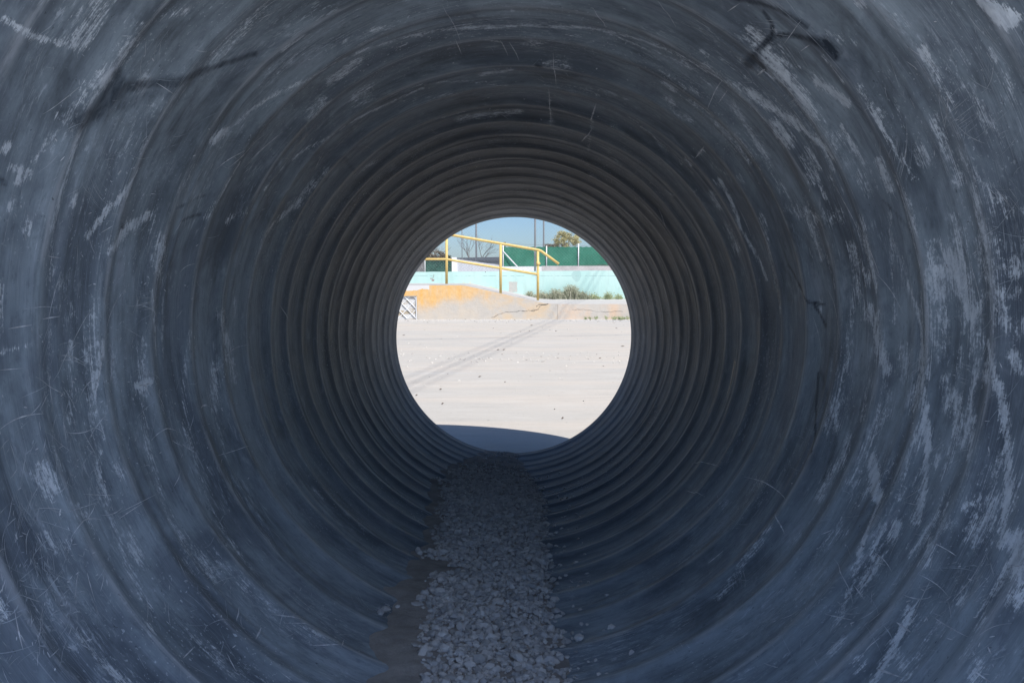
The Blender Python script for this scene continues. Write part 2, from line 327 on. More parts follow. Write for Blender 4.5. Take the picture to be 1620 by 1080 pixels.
for _ in range(900):                      # loose everywhere
    th = rs.uniform(-3.1, 3.1); s = rs.uniform(.3, 1.0) if rs.random() < .2 else rs.uniform(.8, 2.9)
    scratch(th, s, rs.gauss(0, .12) if rs.random() < .55 else rs.uniform(0, 3.1), rs.choice([.01, .02, .05, .1])*rs.uniform(.5, 1.2), rs.uniform(.0006, .0012), rs.uniform(-.3, .3), 2)
for kk in range(-5, 6):                   # broken abrasion lines running along the crests
    for _ in range(7):
        th = rs.uniform(-2.6, 2.6); L = rs.uniform(.08, .4)
        sc = RK+kk*PITCHR+rs.uniform(-.004, .004)
        shv = 0.004*math.sin(2*th+ph[2]+sc*1.3)+0.003*math.sin(5*th+ph[3]-sc*2.1)
        scratch(th, sc-shv, 0, L, rs.uniform(.0008, .002), 0, 2)
SV = np.concatenate(sv); SF = np.array(sf)
Vall = np.concatenate([V, SV]); Fall = np.concatenate([F, SF]); MI = np.concatenate([np.zeros(len(F)), np.array(smi)])
me = mesh_np('inner_wall', Vall, Fall, True, MI)
uvv = np.zeros((len(Vall), 2), np.float32); uvv[:len(V), 0] = VT*R; uvv[:len(V), 1] = VS
uvl = me.uv_layers.new(name='UVMap'); uvl.data.foreach_set('uv', uvv[Fall.ravel()].ravel())
_sh = 0.004*np.sin(2*VT+ph[2]+VS*1.3)+0.003*np.sin(5*VT+ph[3]-VS*2.1)+0.0016*np.sin(9*VT+ph[4]+VS*3)
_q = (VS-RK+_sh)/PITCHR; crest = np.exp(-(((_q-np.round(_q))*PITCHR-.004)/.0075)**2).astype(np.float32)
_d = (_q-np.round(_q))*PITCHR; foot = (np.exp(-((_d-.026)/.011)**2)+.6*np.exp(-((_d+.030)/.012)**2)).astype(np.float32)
for nm, a in (('pale', pale), ('dark', dark), ('crest', crest), ('foot', foot)):
    at = me.attributes.new(nm, 'FLOAT', 'POINT'); full = np.zeros(len(Vall), np.float32); full[:len(V)] = a; at.data.foreach_set('value', full)

k = NT('dusty_black_plastic')
uv = k.coord('UV'); U = k.sep(uv)
streak = k.noise(k.coord('UV', (1.6, 26, 1)), 2.2, 6, .62, .3)
streak2 = k.noise(k.coord('UV', (5, 120, 1), (4, 2, 0)), 1.6, 6, .7, .4)
cloud = k.noise(k.coord('UV', (1, 1.9, 1), (7, 1, 0)), 3.4, 7, .62, .6)
cloud2 = k.noise(k.coord('UV', (1, 1.6, 1), (1, 9, 0)), 11, 7, .68, .5)
fine = k.noise(k.coord('UV', (1, 1.3, 1)), 160, 6, .75)
mot = k.noise(k.coord('UV', (1, 2.2, 1), (2, 2, 0)), 38, 7, .72, .4)
film = k.math('ADD', k.math('MULTIPLY', cloud, .56), k.math('ADD', k.math('MULTIPLY', streak, .16), k.math('MULTIPLY', cloud2, .28)))
base = k.mix(k.ramp(film, .38, .64), (.058, .070, .084), (.155, .178, .205))
chalk_and_light = k.ramp(k.math('ADD', U[1], k.math('MULTIPLY', k.math('SUBTRACT', cloud, .5), 1.6)), 3.0, 1.3)  # paler towards the near mouth: light falloff painted into the chalky wear colour
base = k.mix(k.math('MULTIPLY', chalk_and_light, k.ramp(film, .40, .58, .28, 1.)), base, (.45, .525, .57))
base = k.mix(k.math('MULTIPLY', k.ramp(streak, .46, .36), .15), base, (.12, .14, .17))
base = k.mix(k.math('MULTIPLY', k.ramp(streak2, .53, .68), k.ramp(cloud, .42, .6, .05, .5)), base, (.52, .58, .65))
base = k.mix(k.math('MULTIPLY', k.ramp(cloud2, .56, .70), k.ramp(chalk_and_light, 0., 1., .25, .6)), base, (.52, .56, .61))
base = k.mix(k.ramp(mot, .32, .47, .40, 0.), base, (.10, .12, .15))
big = k.noise(k.coord('UV', (.8, 1.3, 1), (21, 3, 0)), 2.6, 5, .65, 1.2)
base = k.mix(k.ramp(big, .52, .42, 0., .45), base, (.11, .13, .165))
hair = k.noise(k.coord('UV', (4, 420, 1), (2, 7, 0)), 1.5, 5, .75, .6)
hair2 = k.noise(k.n('Mapping', {'Vector': k.coord('UV'), 'Rotation': (0, 0, .35), 'Scale': (6, 300, 1)}).outputs[0], 1.5, 5, .75, .8)
gate = k.ramp(k.noise(k.coord('UV', (1, 1, 1), (31, 3, 0)), 3.5, 4, .6), .44, .60)
base = k.mix(k.math('MULTIPLY', k.ramp(hair, .54, .66, 0., .55), gate), base, (.62, .66, .71))
base = k.mix(k.math('MULTIPLY', k.ramp(hair2, .56, .68, 0., .5), k.ramp(cloud, .45, .62)), base, (.62, .66, .71))
base = k.mix(k.ramp(hair, .46, .34, 0., .2), base, (.09, .11, .14))
cr_ = k.attr('crest')
foot_dark = k.math('MULTIPLY', k.attr('foot'), k.ramp(k.math('ADD', k.math('MULTIPLY', streak, .5), k.math('MULTIPLY', cloud2, .5)), .38, .60, .06, .42))  # darker along both sides of each rib, broken up by noise
base = k.mix(foot_dark, base, (.055, .068, .09))
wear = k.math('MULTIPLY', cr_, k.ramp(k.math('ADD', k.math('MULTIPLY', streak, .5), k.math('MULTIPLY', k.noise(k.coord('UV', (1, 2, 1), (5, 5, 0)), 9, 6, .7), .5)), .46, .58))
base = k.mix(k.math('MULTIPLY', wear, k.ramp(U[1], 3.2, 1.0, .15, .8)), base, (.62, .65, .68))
# pale scuffs broken up by streaky noise
pm = k.attr('pale')
brk = k.math('ADD', k.math('MULTIPLY', cloud2, .35), k.math('ADD', k.math('MULTIPLY', streak2, .35), k.math('MULTIPLY', mot, .45)))
pmask = k.ramp(k.math('ADD', pm, k.math('ADD', k.math('MULTIPLY', k.math('SUBTRACT', brk, .575), 3.4), k.math('MULTIPLY', k.math('SUBTRACT', k.math('ADD', hair, fine), 1.0), 2.0))), .42, .72)
pmask = k.math('MULTIPLY', pmask, k.ramp(pm, .02, .25))
base = k.mix(k.math('MULTIPLY', pmask, k.ramp(mot, .36, .60, .45, .95)), base, (.88, .92, .94))
# random small chips
chip = k.ramp(k.noise(k.coord('UV', (1, 1.5, 1), (3, 5, 0)), 60, 8, .8, .8), .635, .69)
spk = k.ramp(k.noise(k.coord('UV', (1, 1.2, 1), (8, 8, 0)), 150, 3, .6, .3), .625, .67)
spz = k.ramp(k.noise(k.coord('UV', (1, 1, 1), (17, 2, 0)), 2.4, 4, .6), .46, .66)
base = k.mix(k.math('MULTIPLY', k.math('MULTIPLY', spk, spz), .75), base, (.78, .83, .86))
sg = k.ramp(k.noise(k.coord('UV', (1, 1.4, 1), (41, 7, 0)), 4.2, 4, .6, .8), .52, .64)
sc_ = k.ramp(k.noise(k.n('Mapping', {'Vector': k.coord('UV'), 'Rotation': (0, 0, -.5), 'Scale': (1, 4, 1)}).outputs[0], 34, 9, .78, .5), .53, .60)
base = k.mix(k.math('MULTIPLY', k.math('MULTIPLY', sc_, sg), k.ramp(U[1], 2.6, 1.2, .1, .6)), base, (.74, .80, .84))
spd = k.ramp(k.noise(k.coord('UV', (1, 1.2, 1), (3, 18, 0)), 95, 4, .6, .5), .32, .28)
base = k.mix(k.math('MULTIPLY', spd, .6), base, (.05, .06, .075))
zone = k.ramp(k.noise(k.coord('UV', (1, 1, 1), (13, 5, 0)), 3.0, 3, .5), .45, .62)
base = k.mix(k.math('MULTIPLY', k.math('MULTIPLY', chip, zone), .7), base, (.65, .7, .74))
dm = k.attr('dark')
dmask = k.ramp(k.math('ADD', dm, k.math('MULTIPLY', k.math('SUBTRACT', mot, .5), 1.6)), .2, 1.15)
dmask = k.math('MULTIPLY', dmask, k.ramp(dm, .02, .2))
base = k.mix(k.math('MULTIPLY', dmask, .92), base, (.05, .063, .082))
crisp = k.ramp(k.math('ADD', dm, k.math('MULTIPLY', k.math('SUBTRACT', k.math('ADD', k.math('MULTIPLY', cloud2, .5), k.math('MULTIPLY', mot, .5)), .5), 3.2)), 1.0, 1.12)
base = k.mix(k.math('MULTIPLY', k.math('MULTIPLY', crisp, k.ramp(dm, .86, .92)), .8), base, (.035, .045, .06))
# brown dust settled in the lower part towards the far end
az = k.math('ABSOLUTE', k.math('ADD', U[0], -math.pi*R))
low = k.math('MINIMUM', k.math('SUBTRACT', math.pi*R, U[0]), k.math('ADD', U[0], math.pi*R))
dust = k.math('MULTIPLY', k.ramp(low, .62, .2), k.ramp(U[1], 2.3, 3.5))
base = k.mix(k.math('MULTIPLY', dust, k.math('MULTIPLY', cloud2, .8)), base, (.17, .15, .13))
k.bump(k.math('ADD', k.math('MULTIPLY', streak2, .5), k.math('ADD', k.math('MULTIPLY', cloud2, .5), k.math('MULTIPLY', fine, .25))), .25, .004)
rough = k.ramp(k.math('ADD', cloud2, k.math('MULTIPLY', fine, .25)), .35, .9, .50, .80)
k.b.inputs['Specular IOR Level'].default_value = .22
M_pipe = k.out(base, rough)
def scm(name, col):
    k = NT(name); n = k.noise(k.coord(), 90, 4); return k.out(k.mix(k.ramp(n, .3, .7), tuple(x*.55 for x in col), col), .7)
M_s1 = scm('scratch_white', (.92, .94, .95)); M_s2 = scm('scratch_faint', (.60, .65, .69))
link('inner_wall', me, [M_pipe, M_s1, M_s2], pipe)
# outer shell and end rims
M_black = simple('black_plastic', (.035, .04, .048), .5, .3, 5)
RO = .66
so_ = np.arange(S0+.006, S1-.004, PITCHR/8); so_ = np.append(so_, S1-.006); to = np.linspace(-np.pi, np.pi, 161)
T2, S2 = np.meshgrid(to, so_)
rr = RO-.028+.028*np.clip(1.6*np.cos((S2-RK)/PITCHR*2*np.pi)+.3, -1, 1); rr[0] = RO-.02; rr[-1] = RO-.004
V2 = np.stack([rr*np.sin(T2), S2, R+rr*np.cos(T2)], -1).reshape(-1, 3); i2 = np.arange(len(V2)).reshape(len(so_), 161)
F2 = np.stack([i2[:-1, :-1], i2[:-1, 1:], i2[1:, 1:], i2[1:, :-1]], -1).reshape(-1, 4)
link('outer_shell', mesh_np('outer_shell', V2, F2, True), M_black, pipe)
for s_, s2_, ro in ((S0, S0-.004, RO-.018), (S1, S1+.004, RO-.002)):
    t = np.linspace(-np.pi, np.pi, 257); ri = radius(t, np.full_like(t, s_))
    ring = []
    for rad, sv_ in ((ri, s_), (ri+.004, s2_), (np.full_like(t, ro-.003), s2_), (np.full_like(t, ro), s_-(s2_-s_)*2)):
        jag = .0012*np.sin(23*t)+.001*np.sin(51*t+1)
        ring.append(np.stack([rad*np.sin(t), sv_+jag*0, R+rad*np.cos(t)], -1))
    Vr = np.concatenate(ring); ir = np.arange(len(Vr)).reshape(4, 257)
    Fr = np.stack([ir[:-1, :-1], ir[:-1, 1:], ir[1:, 1:], ir[1:, :-1]], -1).reshape(-1, 4)
    link('end_rim', mesh_np('end_rim', Vr, Fr, True), M_black, pipe)

# added sun blocker behind the camera: keeps the direct sun off the near mouth
M_blocker = simple('blocker_grey', (.42, .44, .45), .6, .1, 3)
MO = OAX+AX*S0+Vector((.45, -.66, 1))*8.0
wt = empty('added_sun_blocker', (MO.x, MO.y, gz(MO.y))); tag(wt, 'added sun blocker, grey drum on a steel mast, unseen behind the near pipe mouth', 'sun blocker')
hz_ = MO.z-gz(MO.y)
b = None
def blocker_drum():
    m_ = MB(); m_.tube([(0, 0, 0), (0, 0, hz_-.85)], .14, 14); m_.build('mast', M_blocker, wt, True)
    m_ = MB(); m_.tube([(0, 0, hz_-.85), (0, 0, hz_-.7), (0, 0, hz_+.7), (0, 0, hz_+.95)], [.45, .74, .74, .25], 28); m_.build('blocker_drum', M_blocker, wt)
    m_ = MB(); m_.tube([(0, 0, hz_+.94), (0, 0, hz_+1.02)], .2, 14); m_.build('lid', M_blocker, wt)
blocker_drum()

# ================================================================== GRAVEL IN THE PIPE
def wallz(x): return R-np.sqrt(np.maximum(R*R-x*x, 1e-6))
def bed_edges(s):
    l = np.interp(s, [-.1, 1.3, 1.6, 2.0, 2.8, 3.3, 3.7, 4.0], [-.23, -.235, -.26, -.235, -.29, -.25, -.19, -.13])
    r = np.interp(s, [-.1, 1.3, 2.0, 2.8, 3.1, 3.5, 4.0], [.09, .095, .09, .115, .09, .055, .02])
    return l, r
def n2d(x, s, sc, o=0): return mnoise.noise(Vector((x*sc, s*sc, o)))
def bed_h(x, s):
    l, r = bed_edges(s); l += .02*n2d(0, s, 7, 3)+.012*n2d(0, s, 23, 5); r += .015*n2d(0, s, 8, 9)+.01*n2d(0, s, 25, 2)
    zl, zr = wallz(l), wallz(r); t = (x-l)/(r-l)
    h = zl+(zr-zl)*t+.004*4*t*(1-t)+.005*n2d(x, s, 14)+.0022*n2d(x, s, 40)
    if t < 0: h -= (-t)*.06
    if t > 1: h -= (t-1)*.05
    return h+.0015
bx = np.linspace(-.38, .18, 80); bs = np.linspace(.725, 3.985, 370)
V = [(x, s, bed_h(x, s)) for s in bs for x in bx]
i2 = np.arange(len(V)).reshape(len(bs), len(bx))
F = np.stack([i2[:-1, :-1], i2[:-1, 1:], i2[1:, 1:], i2[1:, :-1]], -1).reshape(-1, 4)
k = NT('silt'); v = k.coord(); sp = k.sep(v)
n = k.noise(v, 18, 7, .7); nf = k.noise(v, 160, 5, .7)
c = k.mix(k.ramp(n, .35, .65), (.34, .31, .28), (.50, .465, .42))
c = k.mix(k.ramp(nf, .4, .65, 0., .5), c, (.38, .36, .33))
c = k.mix(k.math('MULTIPLY', k.ramp(sp[1], 2.9, 3.5), .8), c, k.mix(nf, (.07, .06, .055), (.24, .205, .18)))
k.bump(k.math('ADD', n, nf), .5, .006)
M_silt = k.out(c, .95)
PM = (OAX-UP*R, (-PHI, 0, 0))
o = link('silt_deposit', mesh_np('silt_deposit', np.array(V), F, True), M_silt); o.location, o.rotation_euler = PM
tag(o, 'tan silt layer settled along the bottom of the pipe under the gravel', 'silt', kind='stuff')
# stone prototypes
def ico(sub):
    bm = bmesh.new(); bmesh.ops.create_icosphere(bm, subdivisions=sub, radius=1)
    v = np.array([q.co[:] for q in bm.verts]); f = np.array([[q.index for q in g.verts] for g in bm.faces]); bm.free(); return v, f
iv, if_ = ico(1)
protos = []
for i in range(14):
    j = iv*(1+rng.uniform(-.28, .28, (len(iv), 1)))+rng.uniform(-.12, .12, iv.shape)
    protos.append(j*np.array([1, rng.uniform(.6, .95), rng.uniform(.38, .7)]))
def stones(name, pts, mat):
    Vs = []; Fs = []; b = 0
    for (x, y, z, r) in pts:
        p = protos[rng.integers(len(protos))]
        a, bb, cc = rng.uniform(0, 6.28), rng.normal(0, .35), rng.normal(0, .35)
        ca, sa = math.cos(a), math.sin(a); cb, sb = math.cos(bb), math.sin(bb); c3, s3 = math.cos(cc), math.sin(cc)
        M = np.array([[ca, -sa, 0], [sa, ca, 0], [0, 0, 1]])@np.array([[cb, 0, sb], [0, 1, 0], [-sb, 0, cb]])@np.array([[1, 0, 0], [0, c3, -s3], [0, s3, c3]])
        Vs.append(p@M.T*r+np.array([x, y, z])); Fs.append(if_+b); b += len(iv)
    return link(name, mesh_np(name, np.concatenate(Vs), np.concatenate(Fs), False), mat)
k = NT('gravel_stone'); v = k.coord()
isl = k.n('NewGeometry').outputs['Random Per Island']
cr = k.n('ValToRGB', {0: isl}); e = cr.color_ramp.elements; e[0].color = (.40, .405, .41, 1); e[1].color = (.82, .81, .78, 1)
q = e.new(.35); q.color = (.58, .585, .585, 1); q = e.new(.7); q.color = (.70, .67, .63, 1); q = e.new(.12); q.color = (.42, .41, .39, 1)
c = k.mix(k.ramp(k.noise(v, 120, 5, .7), .35, .7, 0., .5), cr.outputs[0], (.60, .58, .55))
k.bump(k.noise(v, 400, 4), .3, .002)
M_stone = k.out(c, .85)
pts = []
while len(pts) < 15000:
    s = random.uniform(.8, 3.95); x = random.uniform(-.30, .14); l, r = bed_edges(s)
    ll = l+.022+.04*n2d(1, s, 9, 4)+(.045 if s < 1.9 else .0)
    dens = 1.0 if s < 3.0 else max(.05, 1-(s-3.0)/.5)
    if not (ll < x < r+.012) or random.random() > dens: continue
    e = min(x-ll, r+.012-x)
    if e < .045 and random.random() > .12+e*18+.5*n2d(x, s, 16, 8): continue
    rad = random.choice([.003, .0035, .0045, .005, .0055, .0065, .0075, .009 if random.random() < .6 else .012])*random.uniform(.8, 1.15)*(1 if s < 2.7 else .72)
    h = max(bed_h(x, s), float(wallz(x)))
    pts.append((x, s, h+rad*random.uniform(-.15, .55), rad))
for _ in range(150):                       # strays on the bare wall to the right
    s = random.uniform(1.3, 3.3); l, r = bed_edges(s); x = r+abs(random.gauss(0, .05)); 
    if x < .26: pts.append((x, s, float(wallz(x))+.003, random.choice([.003, .004, .006, .008])))
for px, py, rd in [(882,977,.011),(895,1015,.012),(915,1010,.013),(910,1032,.009),(967,992,.010),(880,1000,.009),(610,965,.012),(603,968,.009),(630,960,.008),(752,787,.012),(713,797,.012),(850,820,.012),(865,803,.010),(878,833,.010)]:
    th, s = ray_pipe(px, py); pts.append((R*math.sin(th), s, R+R*math.cos(th)+rd*.4, rd))
o = stones('loose_gravel', pts, M_stone); o.location, o.rotation_euler = PM
tag(o, 'grey crushed gravel lying along the bottom inside the pipe', 'gravel', kind='stuff')

# ================================================================== OUTSIDE: PEBBLES AND LITTER
k = NT('pebble'); isl = k.n('NewGeometry').outputs['Random Per Island']
cr = k.n('ValToRGB', {0: isl}); e = cr.color_ramp.elements; e[0].color = (.22, .21, .20, 1); e[1].color = (.60, .58, .54, 1)
q = e.new(.06); q.color = (.36, .34, .31, 1); q = e.new(.2); q.color = (.48, .455, .42, 1)
M_peb = k.out(cr.outputs[0], .9)
pts = []
for _ in range(1700):
    t = random.random()
    if t < .40: y_, r_ = 15.88-abs(random.gauss(0, .5)), random.choice([.006, .01, .012, .018])
    elif t < .65: y_, r_ = random.gauss(8.7, .35), random.choice([.006, .01, .014])
    else: y_, r_ = 4.3+11.4*random.random()**.8, random.choice([.004, .006, .008, .012])
    pts.append((random.uniform(-3.6, 3.6), y_, r_*.15, r_))
tag(stones('pebbles', pts, M_peb), 'small pale and dark pebbles strewn over the dusty ground', 'pebbles', kind='stuff')

# ================================================================== RAMP, SIDEWALK, TURQUOISE WALL
YF, YW = 15.9, 18.75
k = NT('faded_orange_concrete'); v = k.coord(); x, y, z = k.sep(v)[:3]
n = k.noise(v, 2.2, 6, .65, .3); nf = k.noise(v, 14, 7, .7); nv = k.noise(k.coord(scale=(6, 1, .8)), 2, 5, .7)
conc = k.mix(k.ramp(n, .35, .65), (.47, .44, .40), (.54, .47, .385))
conc = k.mix(k.ramp(nf, .35, .7, 0., .4), conc, (.56, .53, .49))
# paint line: low on the left, close to the top edge on the right
f = k.ramp(x, -2.1, .6, .20, .40)
f = k.math('ADD', f, k.ramp(x, -1.75, -1.45, 0., .10))
pd = k.math('ADD', k.math('SUBTRACT', z, f), k.math('MULTIPLY', k.math('SUBTRACT', n, .5), .55))
paint = k.ramp(pd, -.12, .16)
fade = k.math('MULTIPLY', k.ramp(x, .7, -1.5, .22, 1.), k.ramp(nv, .25, .6, .55, 1.))
orange = k.mix(k.ramp(nf, .3, .7), (.68, .38, .11), (.72, .46, .19))
c = k.mix(k.math('MULTIPLY', paint, fade), conc, orange)
tan = k.math('MULTIPLY', k.ramp(n, .42, .6), k.ramp(x, -.8, .2))
c = k.mix(k.math('MULTIPLY', tan, .45), c, (.60, .42, .23))
# plaster lost along the top on the left
wl = k.ramp(k.math('ADD', k.math('SUBTRACT', z, k.ramp(x, -2.5, -1.72, .575, .60)), k.math('MULTIPLY', k.math('SUBTRACT', k.noise(v, 4.5, 4), .5), .22)), -.004, .01)
wl = k.math('MULTIPLY', wl, k.math('LESS_THAN', k.math('ADD', x, k.math('MULTIPLY', nf, .1)), -1.66))
c = k.mix(wl, c, (.62, .62, .62))
rec = k.math('MULTIPLY', k.math('LESS_THAN', z, .47), k.math('MULTIPLY', k.math('LESS_THAN', x, -1.967), k.math('GREATER_THAN', k.sep(v)[1], 15.93)))
c = k.mix(rec, c, k.mix(k.ramp(k.noise(k.coord(scale=(1, 1, 2.5)), 5, 5), .46, .62), (.56, .56, .56), (.40, .34, .25)))
geo = k.n('NewGeometry'); nz = k.sep(geo.outputs['Normal'])[2]
c = k.mix(k.ramp(nz, .5, .9), c, k.mix(nf, (.44, .43, .42), (.54, .53, .51)))
k.bump(k.math('ADD', n, nf), .4, .02)
M_orange = k.out(c, .9)
zt = .69
m = MB()
# front face carries an opening for the lattice, so it is assembled from prisms butted end to end
m.prism([(-7, 0), (-2.55, 0), (-2.55, zt), (-7, zt)], YF, YW-.003)
m.prism([(-2.55, .475), (-1.965, .475), (-1.965, zt), (-2.55, zt)], YF, YW-.003)
m.prism([(-1.965, 0), (.885, 0), (.885, .315), (.62, .325), (.3, .40), (-.95, .675), (-1.05, .69), (-1.2, zt), (-1.965, zt)], YF, YW-.003)
m.box(-2.55, -1.965, YF+.045, YW-.003, 0, .475)
ramp = m.build('concrete_ramp', M_orange)
tag(ramp, 'raised concrete ramp with peeling orange paint, sloping down to the right behind the yard', 'ramp')
# cracks (thin dark recess strips on the face)
M_crack = simple('crack_dark', (.13, .12, .11), 1, .3, 30)
def crack(name, pts, w, parent, Y=YF-.002, top=False):
    b = MB()
    for (x0, z0), (x1, z1) in zip(pts[:-1], pts[1:]):
        L = math.hypot(x1-x0, z1-z0); n = max(2, int(L/.05)); last = None
        for i in range(n+1):
            t = i/n; jx = random.uniform(-.008, .008); jz = random.uniform(-.012, .012)
            p = (x0+(x1-x0)*t+jx, z0+(z1-z0)*t+jz)
            if last:
                ww = w*random.uniform(.3, 1.2)
                b.add([(last[0], Y, last[1]-ww), (p[0], Y, p[1]-ww), (p[0], Y, p[1]+ww*.5), (last[0], Y, last[1]+ww*.5)], [(0, 1, 2, 3)])
            last = p
    return b.build(name, M_crack, parent)
fx = lambda px, py: ((px-813)/78.05, (505-py)/78.05)
crack('crack', [fx(778, 502), fx(800, 493), fx(835, 491), fx(852, 489)], .007, ramp)
crack('crack', [fx(848, 484), fx(852, 481), fx(868, 480.5)], .012, ramp)
crack('crack', [fx(841, 491), fx(846, 492)], .016, ramp)
crack('crack', [fx(852, 487), fx(857, 483)], .006, ramp)
# lattice grille in the ramp opening
M_whitep = simple('white_paint_metal', (.78, .79, .80), .5, .06, 6)
gr = empty('lattice_grille', (-2.26, YF+.02, 0)); tag(gr, 'white diamond lattice grille closing the opening in the orange ramp face', 'grille')
b = MB(); step = .19
import itertools
x0, x1, z0, z1 = -2.55, -1.975, .01, .465
for sgn in (1, -1):
    for i in range(-6, 8):
        # line x = c + sgn*z*0.95
        c0 = x0+i*step; seg = []
        zs = np.linspace(z0, z1, 60); xx = c0+sgn*(zs-z0)*.95
        ok = (xx > x0) & (xx < x1)
        if ok.sum() > 4:
            a, e_ = np.where(ok)[0][[0, -1]]
            yy = YF+.034+(.006 if sgn > 0 else -.006)
            b.tube([(xx[a]+2.26, yy-YF-.02, zs[a]), (xx[e_]+2.26, yy-YF-.02, zs[e_])], .0085, 6)
b.build('lattice', M_whitep, gr)
b = MB()
b.box(-.285+.0, .285, -.01, .02, .463, .477); b.box(.272, .287, -.01, .02, .0, .462)
b.build('frame', M_whitep, gr)
# raised sidewalk to the right
k = NT('peach_concrete'); v = k.coord(); x, y, z = k.sep(v)[:3]
n = k.noise(v, 1.6, 6, .6, .3); nf = k.noise(v, 16, 7, .7)
c = k.mix(k.ramp(n, .4, .62), (.50, .465, .42), (.62, .47, .35))
c = k.mix(k.ramp(nf, .4, .7, 0., .4), c, (.52, .51, .49))
geo = k.n('NewGeometry'); nz = k.sep(geo.outputs['Normal'])[2]
c = k.mix(k.ramp(nz, .5, .9), c, k.mix(nf, (.47, .46, .44), (.55, .54, .52)))
edge = k.ramp(k.math('ADD', z, k.math('MULTIPLY', nf, .05)), .315, .335)
k.bump(k.math('ADD', n, nf), .4, .02)
M_peach = k.out(c, .9)
m = MB()
pr = []
for i in range(60):
    x_ = .889+i*.2; pr.append((x_, .312+.006*n2d(x_, 0, 3)))
m.prism([(.889, 0), (pr[-1][0], 0)]+pr[::-1], YF+.004, YW-.003)
sw = m.build('sidewalk', M_peach)
tag(sw, 'low raised concrete sidewalk with a peach stained kerb face right of the ramp', 'sidewalk', kind='structure')
crack('crack', [fx(905, 490), fx(925, 489), fx(950, 493), fx(985, 492)], .004, sw, YF+.002)
# turquoise wall
k = NT('turquoise_paint'); v = k.coord(); x, y, z = k.sep(v)[:3]
n = k.noise(v, 1.5, 6, .6); nf = k.noise(v, 18, 7, .75)
c = k.mix(k.ramp(n, .35, .65), (.42, .63, .60), (.49, .68, .645))
c = k.mix(k.ramp(nf, .66, .74, 0., .5), c, (.42, .5, .48))
j = k.math('ABSOLUTE', k.math('SUBTRACT', k.math('ADD', z, k.math('MULTIPLY', k.noise(v, 5, 4), .02)), .875))
jl = k.math('MULTIPLY', k.ramp(j, .010, .003), k.ramp(k.noise(k.coord(scale=(1, 1, .01)), 6, 4), .4, .55))
c = k.mix(k.math('MULTIPLY', jl, .7), c, (.22, .36, .37))
# yellow overspray along the base by the ramp
ye = k.math('MULTIPLY', k.ramp(x, -1.25, -1.12), k.ramp(x, -.1, -.5))
hh = k.math('ADD', k.math('SUBTRACT', z, k.ramp(x, -1.2, -.1, .66, .44)), k.math('MULTIPLY', k.math('SUBTRACT', k.noise(k.coord(scale=(3, 1, 1)), 3.5, 5), .5), -.35))
c = k.mix(k.math('MULTIPLY', k.math('MULTIPLY', ye, k.ramp(hh, .08, .0)), .8), c, (.72, .62, .26))
# grey repair patch, rusty smudge
def blob(cx, cz, rx, rz, wob=.25, sc=9):
    dx = k.math('DIVIDE', k.math('SUBTRACT', x, cx), rx); dz = k.math('DIVIDE', k.math('SUBTRACT', z, cz), rz)
    d = k.math('MAXIMUM', k.math('ABSOLUTE', dx), k.math('ABSOLUTE', dz)) if wob < .2 else k.math('SQRT', k.math('ADD', k.math('MULTIPLY', dx, dx), k.math('MULTIPLY', dz, dz)))
    return k.ramp(k.math('ADD', d, k.math('MULTIPLY', k.math('SUBTRACT', k.noise(v, sc, 5), .5), wob*4)), 1.0, .85)
def tw(px, py): p = P(px, py, YW); return p.x, p.z
a = tw(812, 454); c = k.mix(k.math('MULTIPLY', blob(a[0], a[1], .105, .13, .15, 6), .9), c, k.mix(nf, (.40, .37, .34), (.56, .53, .5)))
a = tw(685, 443.5); c = k.mix(k.math('MULTIPLY', blob(a[0], a[1], .035, .025, .3, 20), .8), c, (.30, .13, .13))
a = tw(682, 440.5); c = k.mix(k.math('MULTIPLY', blob(a[0], a[1], .025, .018, .3, 20), .7), c, (.35, .2, .2))
a = tw(768, 430.2); c = k.mix(blob(a[0], a[1], .015, .012, .25, 9), c, (.08, .09, .1))
a = tw(912, 436); c = k.mix(k.math('MULTIPLY', blob(a[0], a[1], .12, .14, .4, 7), .28), c, (.2, .3, .32))
vs = k.noise(k.coord(scale=(5, 1, .5)), 2.2, 6, .7)
c = k.mix(k.ramp(vs, .52, .70, 0., .35), c, (.36, .47, .45)); c = k.mix(k.ramp(nf, .36, .28, 0., .5), c, (.66, .70, .68))
base_d = k.ramp(k.math('ADD', z, k.math('MULTIPLY', n, -.15)), .32, .24)
c = k.mix(k.math('MULTIPLY', base_d, .4), c, (.4, .42, .36))
k.bump(k.math('ADD', n, nf), .35, .015)
M_turq = k.out(c, .8)
m = MB(); top = []
for i in range(120):
    x_ = -8+i*.16; top.append((x_, .955+.035*min(1, max(0, (x_+3)/5))+.006*n2d(x_, 1, 5)+.003*n2d(x_, 1, 22)))
m.prism([(-8, 0), (top[-1][0], 0)]+top[::-1], YW, YW+.2)
tw_ = m.build('turquoise_wall', M_turq)
tag(tw_, 'long low turquoise painted wall with a hairline joint, behind ramp and sidewalk', 'wall')
# dangling dead stem stain next to the smudge
b = MB(); p0 = P(686.5, 434, YW-.004); p1 = P(684, 441, YW-.004); b.tube([p0, (p0+p1)/2+Vector((.01, 0, 0)), p1], .004, 5)
b.build('rusty_hook', simple('rust', (.2, .1, .08), .9), tw_)

